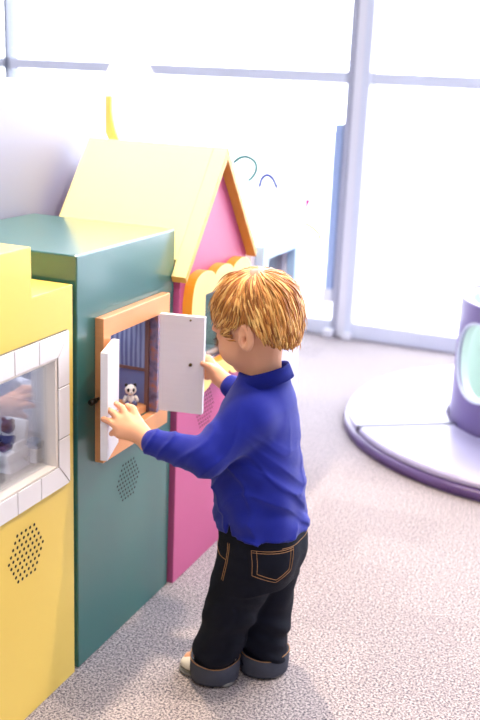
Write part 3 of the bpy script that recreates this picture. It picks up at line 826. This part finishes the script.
# collar
bm = bmesh.new(); rings = []
N = 56
for k in range(N + 1):
    th = math.radians(200 + 14) + (2 * math.pi - math.radians(28)) * k / N - math.radians(20)
    cx, cy = .3215, 1.625
    c, s = math.cos(th), math.sin(th)
    back = (c + 1) / 2
    zt = .632 + .032 * back ** .8
    drop = .024 + .006 * (1 - back) + (.006 if k in (0, N) else 0)
    rr = []
    for rad, dz in ((.0395, -.014), (.0410, -.002), (.0440, .0005), (.0470, -.004), (.0555, -drop), (.0535, -drop - .001), (.0455, -.008)):
        rr.append(bm.verts.new((cx + rad * c * .98, cy + rad * s * 1.12, zt + dz)))
    rings.append(rr)
for a, b in zip(rings, rings[1:]):
    for i in range(6): bm.faces.new([a[i], a[i + 1], b[i + 1], b[i]])
bm.faces.new(rings[0]); bm.faces.new(rings[-1][::-1])
obj('collar', bm, M['rib'], shirt, True)
# hem band stitched round the bottom edge
# ---- jeans
J = Field((.20, 1.48, .02), (.45, 1.78, .40), .0026)
def jf(X, Y, Z):
    low = np.clip((.27 - Z) / .12, .15, 1)
    f = .0026 * wav(X, Y, Z, (.4, -.3, 1.0), 70, .3, 1.2) + .0016 * wav(X, Y, Z, (-.5, .4, 1.0), 120, 1.7, 1.6)
    g_ = .0030 * wav(X, Y, Z, (.2, .1, 1.0), 150, 0, 1.0) * np.clip((.11 - Z) / .05, 0, 1)
    return f * low + g_
J.loft([(.235, .334, 1.628, .064, .086), (.27, .334, 1.628, .075, .090), (.30, .334, 1.628, .079, .091), (.34, .330, 1.629, .079, .089), (.375, .325, 1.629, .074, .086)], .02, 2.2, jf)
J.loft([(.030, .256, 1.601, .045, .043), (.09, .268, 1.597, .047, .048), (.16, .289, 1.592, .052, .052), (.21, .304, 1.590, .058, .055), (.27, .322, 1.592, .064, .056), (.30, .328, 1.600, .064, .056)], .014, 2.1, jf)
J.loft([(.030, .333, 1.672, .046, .044), (.09, .334, 1.670, .048, .048), (.16, .335, 1.668, .051, .051), (.21, .337, 1.667, .056, .054), (.27, .338, 1.662, .060, .056), (.30, .337, 1.656, .060, .056)], .014, 2.1, jf)
J.cone((.366, 1.592, .292), (.366, 1.600, .31), .041, .044, .02); J.cone((.369, 1.660, .290), (.367, 1.655, .31), .041, .044, .02)
me = J.mesh('jeans', 1)
jeans = link('jeans', me, M['denim'], person, True)
dgb = BVHTree.FromPolygons([v.co[:] for v in me.vertices], [p.vertices[:] for p in me.polygons])
# stitched details laid on the denim
def on_denim(p, d, lift=.0004):
    h = dgb.ray_cast(Vector(p), Vector(d))
    return (h[0] + h[1] * lift) if h[0] else None
def stitch_line(anchor, du, dv, inward, pts, name, m='stitch', r=.0006):
    bm = bmesh.new(); P = []
    for (a, b), (c, d) in zip(pts, pts[1:]):
        for t in np.linspace(0, 1, 8)[:-1]:
            q = Vector(anchor) + Vector(du) * lerp(a, c, t) + Vector(dv) * lerp(b, d, t)
            h = on_denim(q, inward)
            if h: P.append(h)
    q = Vector(anchor) + Vector(du) * pts[-1][0] + Vector(dv) * pts[-1][1]; h = on_denim(q, inward)
    if h: P.append(h)
    if len(P) > 1: tube(bm, P, r, 5)
    return bm
inw = Vector((-.80, .60, 0)).normalized(); du = Vector((.60, .80, 0)).normalized(); dv = Vector((0, 0, 1))
anc = Vector((.364, 1.574, .302)) - inw * .15
pocket = [(-.037, .026), (.041, .026), (.036, -.018), (.004, -.037), (-.037, -.022), (-.037, .026)]
bm = stitch_line(anc, du, dv, inw, pocket, 'p')
for pl in ([(-.036, .022), (.041, .022)], [(.034, .026), (.030, -.014), (.004, -.031), (-.030, -.018), (-.0295, .026)]):
    b2 = stitch_line(anc, du, dv, inw, pl, 'p'); t_ = bpy.data.meshes.new('t'); b2.to_mesh(t_); b2.free(); bm.from_mesh(t_); bpy.data.meshes.remove(t_)
obj('pocket_stitching', bm, M['stitch'], jeans)
inw2 = Vector((.25, .97, 0)).normalized(); du2 = Vector((.97, -.25, 0)).normalized(); anc2 = Vector((.285, 1.545, .30)) - inw2 * .15
bm = stitch_line(anc2, du2, dv, inw2, [(.012, .03), (.012, .0), (.006, -.045)], 's')
for pl in ([(.016, .03), (.016, 0), (.010, -.046)], [(-.042, .034), (-.040, .018), (-.028, .004), (-.008, -.004), (.010, -.004)]):
    b2 = stitch_line(anc2, du2, dv, inw2, pl, 'p'); t_ = bpy.data.meshes.new('t'); b2.to_mesh(t_); b2.free(); bm.from_mesh(t_); bpy.data.meshes.remove(t_)
obj('side_stitching', bm, M['stitch'], jeans)
inw3 = Vector((-1, -.1, 0)).normalized(); du3 = Vector((0, 1, 0)); anc3 = Vector((.33, 1.63, .31)) - inw3 * .2
bm = stitch_line(anc3, du3, dv, inw3, [(-.07, .021), (0, .018), (.07, .021)], 's')
obj('waistband_stitching', bm, M['stitch'], jeans)
# rolled cuffs
for cx, cy, a_, b_, z0, z1, fl in ((.255, 1.600, .0485, .0465, .006, .050, 1), (.333, 1.671, .049, .047, .006, .050, 0)):
    bm = bmesh.new(); sb = bmesh.new(); N = 48; rings = []; top_ = []
    for k in range(N):
        t = 2 * math.pi * k / N; c, s = math.cos(t), math.sin(t)
        wv = .0016 * math.sin(3 * t + 1) + .001 * math.sin(5 * t); zz = .004 * math.sin(t * 2 + .6)
        rr = []
        for sc, z in ((.80, z0 + .004), (.97, z0), (1.0, z0 + .004), (1.03, (z0 + z1) / 2), (1.02, z1 + zz - .002), (.99, z1 + zz), (.90, z1 + zz - .004)):
            rr.append(bm.verts.new((cx + (a_ * sc + wv) * c, cy + (b_ * sc + wv) * s, z)))
        rings.append(rr); top_.append((cx + (a_ * 1.022 + wv) * c, cy + (b_ * 1.022 + wv) * s, z1 + zz - .0008))
    for k in range(N):
        A_, B_ = rings[k], rings[(k + 1) % N]
        for i in range(6): bm.faces.new([A_[i], A_[i + 1], B_[i + 1], B_[i]])
    o = obj('cuff', bm, M['denim_cuff'], jeans, True, 'turned-up grey cuff')
    tube(sb, top_ + top_[:1], .0010, 5, cap=False); obj('cuff_stitching', sb, M['stitch'], o)

# ---- shoes
def shoe(heel, toe):
    heel = Vector(heel); toe = Vector(toe); d = (toe - heel); L = d.length; d.normalize(); s = Vector((-d.y, d.x, 0))
    def ringat(t, w_, h0, h1, e=2.6):
        c = heel + d * (L * t); R = []
        for k in range(20):
            a = 2 * math.pi * k / 20; ca, sa = math.cos(a), math.sin(a)
            x = math.copysign(abs(ca) ** (2 / e), ca) * w_; z = math.copysign(abs(sa) ** (2 / e), sa)
            R.append(c + s * x + Vector((0, 0, h0 + (h1 - h0) * (z + 1) / 2)))
        return R
    def build(prof):
        bm = bmesh.new(); rs = [[bm.verts.new(p) for p in ringat(*q)] for q in prof]
        for a, b in zip(rs, rs[1:]):
            for k in range(20): bm.faces.new([a[k], a[(k + 1) % 20], b[(k + 1) % 20], b[k]])
        bm.faces.new(rs[0][::-1]); bm.faces.new(rs[-1]); return bm
    up = build([(0, .012, .009, .035), (.03, .020, .008, .055), (.12, .026, .008, .062), (.3, .027, .008, .062), (.45, .027, .008, .054), (.62, .0295, .008, .043), (.8, .029, .008, .035), (.92, .022, .008, .028), (.98, .012, .009, .022), (1.0, .005, .010, .016)])
    o = obj('shoe', up, M['shoe'], person, True)
    so = build([(-.01, .010, .0, .010), (.02, .022, .0, .012), (.12, .0285, .0, .012), (.45, .0285, .0, .011), (.65, .0315, .0, .011), (.82, .031, .0, .011), (.94, .0235, .0, .011), (1.0, .012, .001, .011), (1.02, .005, .003, .010)])
    obj('sole', so, M['sole'], o, True)
shoe((.300, 1.594, 0), (.182, 1.608, 0)); shoe((.376, 1.666, 0), (.258, 1.686, 0))

# ---- hair
def scalp(u, extra=0.0):
    """point on the skull along local direction u, pushed out by extra"""
    c = np.array([-.008, 0, .018]); r = np.array([.084, .070, .072]) + extra / HS
    t = 1 / math.sqrt(sum((u[i] / r[i]) ** 2 for i in range(3))); return _drop(c + u * t)
def _drop(q):
    if q[2] < .018 and q[0] < .02:
        w_ = min(1, (.02 - q[0]) / .05); q = q.copy(); q[2] = .018 + (q[2] - .018) * (1 + .42 * w_)
    return q
def hairmask(p):
    x, y, z = p; ay = abs(y)
    if z < -.085: return False
    # hairline: forehead high at the front, temple in front of the ear, round the ear, nape
    if x > .012:
        zl = .040 + max(0, (x - .03)) * .15 - max(0, ay - .030) * 1.15
        if x < .035 and ay > .04: zl -= (.035 - x) * 2.0
        return z > zl
    if x > -.042: return z > -.002
    zl = -.034 - (-.042 - x) * 1.6
    return z > max(zl, -.080)
def unit(v): return v / np.linalg.norm(v)
whorl = unit(np.array([-.50, .10, .86]))
hb = bmesh.new(); cl = hb.loops.layers.color.new('tone')
def paint(fs, col):
    for f in fs:
        for l in f.loops: l[cl] = (*col, 1)
def tone():
    t = rng.random(); a = np.array(s2l((196, 154, 106))); b = np.array(s2l((228, 190, 136))); c = np.array(s2l((250, 230, 186)))
    q = a + (b - a) * (t / .45) if t < .45 else b + (c - b) * ((t - .45) / .55)
    return tuple(q)
# cap under the locks
nu, nv = 72, 40; grid = {}
for j in range(nv + 1):
    for i in range(nu):
        ph_ = math.pi * j / nv; th_ = 2 * math.pi * i / nu
        u = np.array([math.sin(ph_) * math.cos(th_), math.sin(ph_) * math.sin(th_), math.cos(ph_)])
        grid[i, j] = scalp(u, .0062)
vg = {}
def gv(i, j):
    key = (i % nu, j)
    if key not in vg: vg[key] = hb.verts.new(Hc + AX.T @ (grid[key] * HS))
    return vg[key]
base = s2l((196, 156, 108))
for j in range(nv):
    for i in range(nu):
        if all(hairmask(grid[a % nu, b]) for a, b in ((i, j), (i + 1, j), (i, j + 1), (i + 1, j + 1))):
            try: paint([hb.faces.new([gv(i, j), gv(i + 1, j), gv(i + 1, j + 1), gv(i, j + 1)])], base)
            except ValueError: pass
count = 0
for _ in range(14000):
    if count >= 4200: break
    u = unit(rng.normal(size=3))
    p = scalp(u, .002)
    if not hairmask(p): continue
    count += 1
    nst = 11; L = rng.uniform(.045, .078); step = L / nst
    tuft = math.sin(u[0] * 9 + 2 * math.sin(u[1] * 7)) * math.sin(u[1] * 8 + u[2] * 6 + 1)
    lift = .0040 + .0022 * tuft + rng.uniform(-.001, .0015); path = []; cur = u.copy(); wig = .30 * math.sin(u[0] * 6 + u[1] * 5 + 1.5 * math.sin(u[2] * 7)) + rng.normal() * .07; fl = rng.random() < .025
    for k in range(nst + 1):
        t = k / nst
        h = .0045 + lift * math.sin(math.pi * min(1, t * 1.05) * .78 + .12)
        if fl: h += .008 * t * t
        pos = scalp(cur, h); path.append(Hc + AX.T @ (pos * HS))
        flow = cur - whorl * (cur @ whorl); flow = unit(flow + 1e-6)
        sw = np.cross(cur, flow)
        down = np.array([0, 0, -1.0]); down = down - cur * (down @ cur)
        fq = min(1, max(0, (cur[0] + .45) / .5)); fwd = np.array([1.1 * fq - .10, 0, -.25])
        fwd = fwd - cur * (fwd @ cur)
        dirn = unit(flow * .9 + sw * (.30 + wig) + down * .35 + fwd * .75)
        nxt = unit(cur + dirn * step / .08)
        if not hairmask(scalp(nxt)) and k > 1 and rng.random() < (.22 if cur[0] > .3 else .5): break
        cur = nxt
    if len(path) < 4: continue
    m_ = len(path); w0 = rng.uniform(.0010, .0021)
    rad = [w0 * (.55 + .45 * math.sin(math.pi * min(1, .15 + i / m_))) * (1 if i < m_ - 3 else (m_ - i) / 3.5) for i in range(m_)]
    nrm = AX.T @ unit(p - np.array([-.008, 0, .018]))
    paint(tube(hb, path, rad, 5, True, .45, up=nrm), tone())
me = bpy.data.meshes.new('hair'); hb.to_mesh(me); hb.free()
hair = link('hair', me, M['hair'], person, True)

# ------------------------------------------------------------------ light
wd = bpy.data.worlds.new('sky'); S.world = wd; wd.use_nodes = True
nt = wd.node_tree; bg = nt.nodes['Background']
tc = nt.nodes.new('ShaderNodeTexCoord'); sp = nt.nodes.new('ShaderNodeSeparateXYZ'); nt.links.new(tc.outputs['Generated'], sp.inputs[0])
rp = nt.nodes.new('ShaderNodeValToRGB'); mr = nt.nodes.new('ShaderNodeMapRange')
mr.inputs['From Min'].default_value = -1; mr.inputs['From Max'].default_value = 1
nt.links.new(sp.outputs['Y'], mr.inputs['Value']); nt.links.new(mr.outputs[0], rp.inputs[0])
e = rp.color_ramp.elements
e[0].position = 0; e[0].color = (.34, .35, .40, 1)
e[1].position = .86; e[1].color = (11.0, 11.4, 12.4, 1)
e3 = e.new(.70); e3.color = (.36, .37, .43, 1)
m1 = nt.nodes.new('ShaderNodeMapRange'); m1.inputs['From Min'].default_value = .5; m1.inputs['From Max'].default_value = .7; nt.links.new(sp.outputs['Z'], m1.inputs['Value'])
m2 = nt.nodes.new('ShaderNodeMapRange'); m2.inputs['From Min'].default_value = .1; m2.inputs['From Max'].default_value = .3; nt.links.new(sp.outputs['Y'], m2.inputs['Value'])
m3 = nt.nodes.new('ShaderNodeMath'); m3.operation = 'MULTIPLY'; nt.links.new(m1.outputs[0], m3.inputs[0]); nt.links.new(m2.outputs[0], m3.inputs[1])
zen = nt.nodes.new('ShaderNodeMix'); zen.data_type = 'RGBA'; zen.inputs[7].default_value = (19, 19.7, 21.2, 1)
nt.links.new(m3.outputs[0], zen.inputs[0]); nt.links.new(rp.outputs[0], zen.inputs[6])
nt.links.new(zen.outputs[2], bg.inputs['Color']); bg.inputs['Strength'].default_value = 1.0

def spot(name, loc, tgt, power, size, col, rad=.05, blend=.5):
    l = bpy.data.lights.new(name, 'SPOT'); l.energy = power; l.spot_size = math.radians(size); l.spot_blend = blend; l.color = col; l.shadow_soft_size = rad
    o = bpy.data.objects.new(name, l); COL.objects.link(o); o.location = loc
    o.rotation_euler = (Vector(tgt) - Vector(loc)).to_track_quat('-Z', 'Y').to_euler(); return o
spot('track_spot', (-.25, 2.25, 2.7), (.25, 1.6, .2), 280, 62, (1, .80, .58))
spot('track_spot', (1.15, 1.75, 2.7), (.1, 1.62, .3), 170, 60, (1, .82, .62))
spot('track_spot', (.9, .2, 2.5), (0, 1.5, .4), 42, 70, (1, .88, .74), .15)

def area(name, loc, sx, sy, power, col, rot=(0, 0, 0)):
    l = bpy.data.lights.new(name, 'AREA'); l.shape = 'RECTANGLE'; l.size = sx; l.size_y = sy; l.energy = power; l.color = col
    o = bpy.data.objects.new(name, l); COL.objects.link(o); o.location = loc; o.rotation_euler = rot; return o
area('room_fill', (1.3, .9, 2.8), 2.4, 2.4, 10, (1, .95, .9))  # unseen soft source added to fill the room
area('display_fill', (-.13, 1.2, .678), .2, .45, .95, (.95, .96, 1))  # unseen source added to brighten the tiled display box
area('cupboard_fill', (-.13, 1.70, .668), .18, .14, .22, (.9, .93, 1))  # added inside the green cupboard to lift its dark interior
area('display_fill', (-.1, 2.08, .685), .15, .15, .10, (.8, .9, 1))  # unseen fill added behind the scalloped window
# ------------------------------------------------------------------ camera
cam = bpy.data.cameras.new('camera'); co = bpy.data.objects.new('camera', cam); COL.objects.link(co)
r = Vector((.91770108, .39513568, .04114022)); u = Vector((-.14662172, .24063065, .95947848)); f = Vector((-.36922458, .8865465, -.27876248))
mt = Matrix((r, u, -f)).transposed().to_4x4(); mt.translation = Vector((.9496, 0, 1.17)); co.matrix_world = mt
cam.sensor_fit = 'VERTICAL'; cam.sensor_height = 36; cam.lens = 996.18 * 36 / 720
cam.dof.use_dof = True; cam.dof.focus_distance = 1.80; cam.dof.aperture_fstop = 3.5
cam.clip_start = .02
S.camera = co
S.view_settings.view_transform = 'Standard'; S.view_settings.look = 'None'; S.view_settings.exposure = 0; S.view_settings.gamma = 1
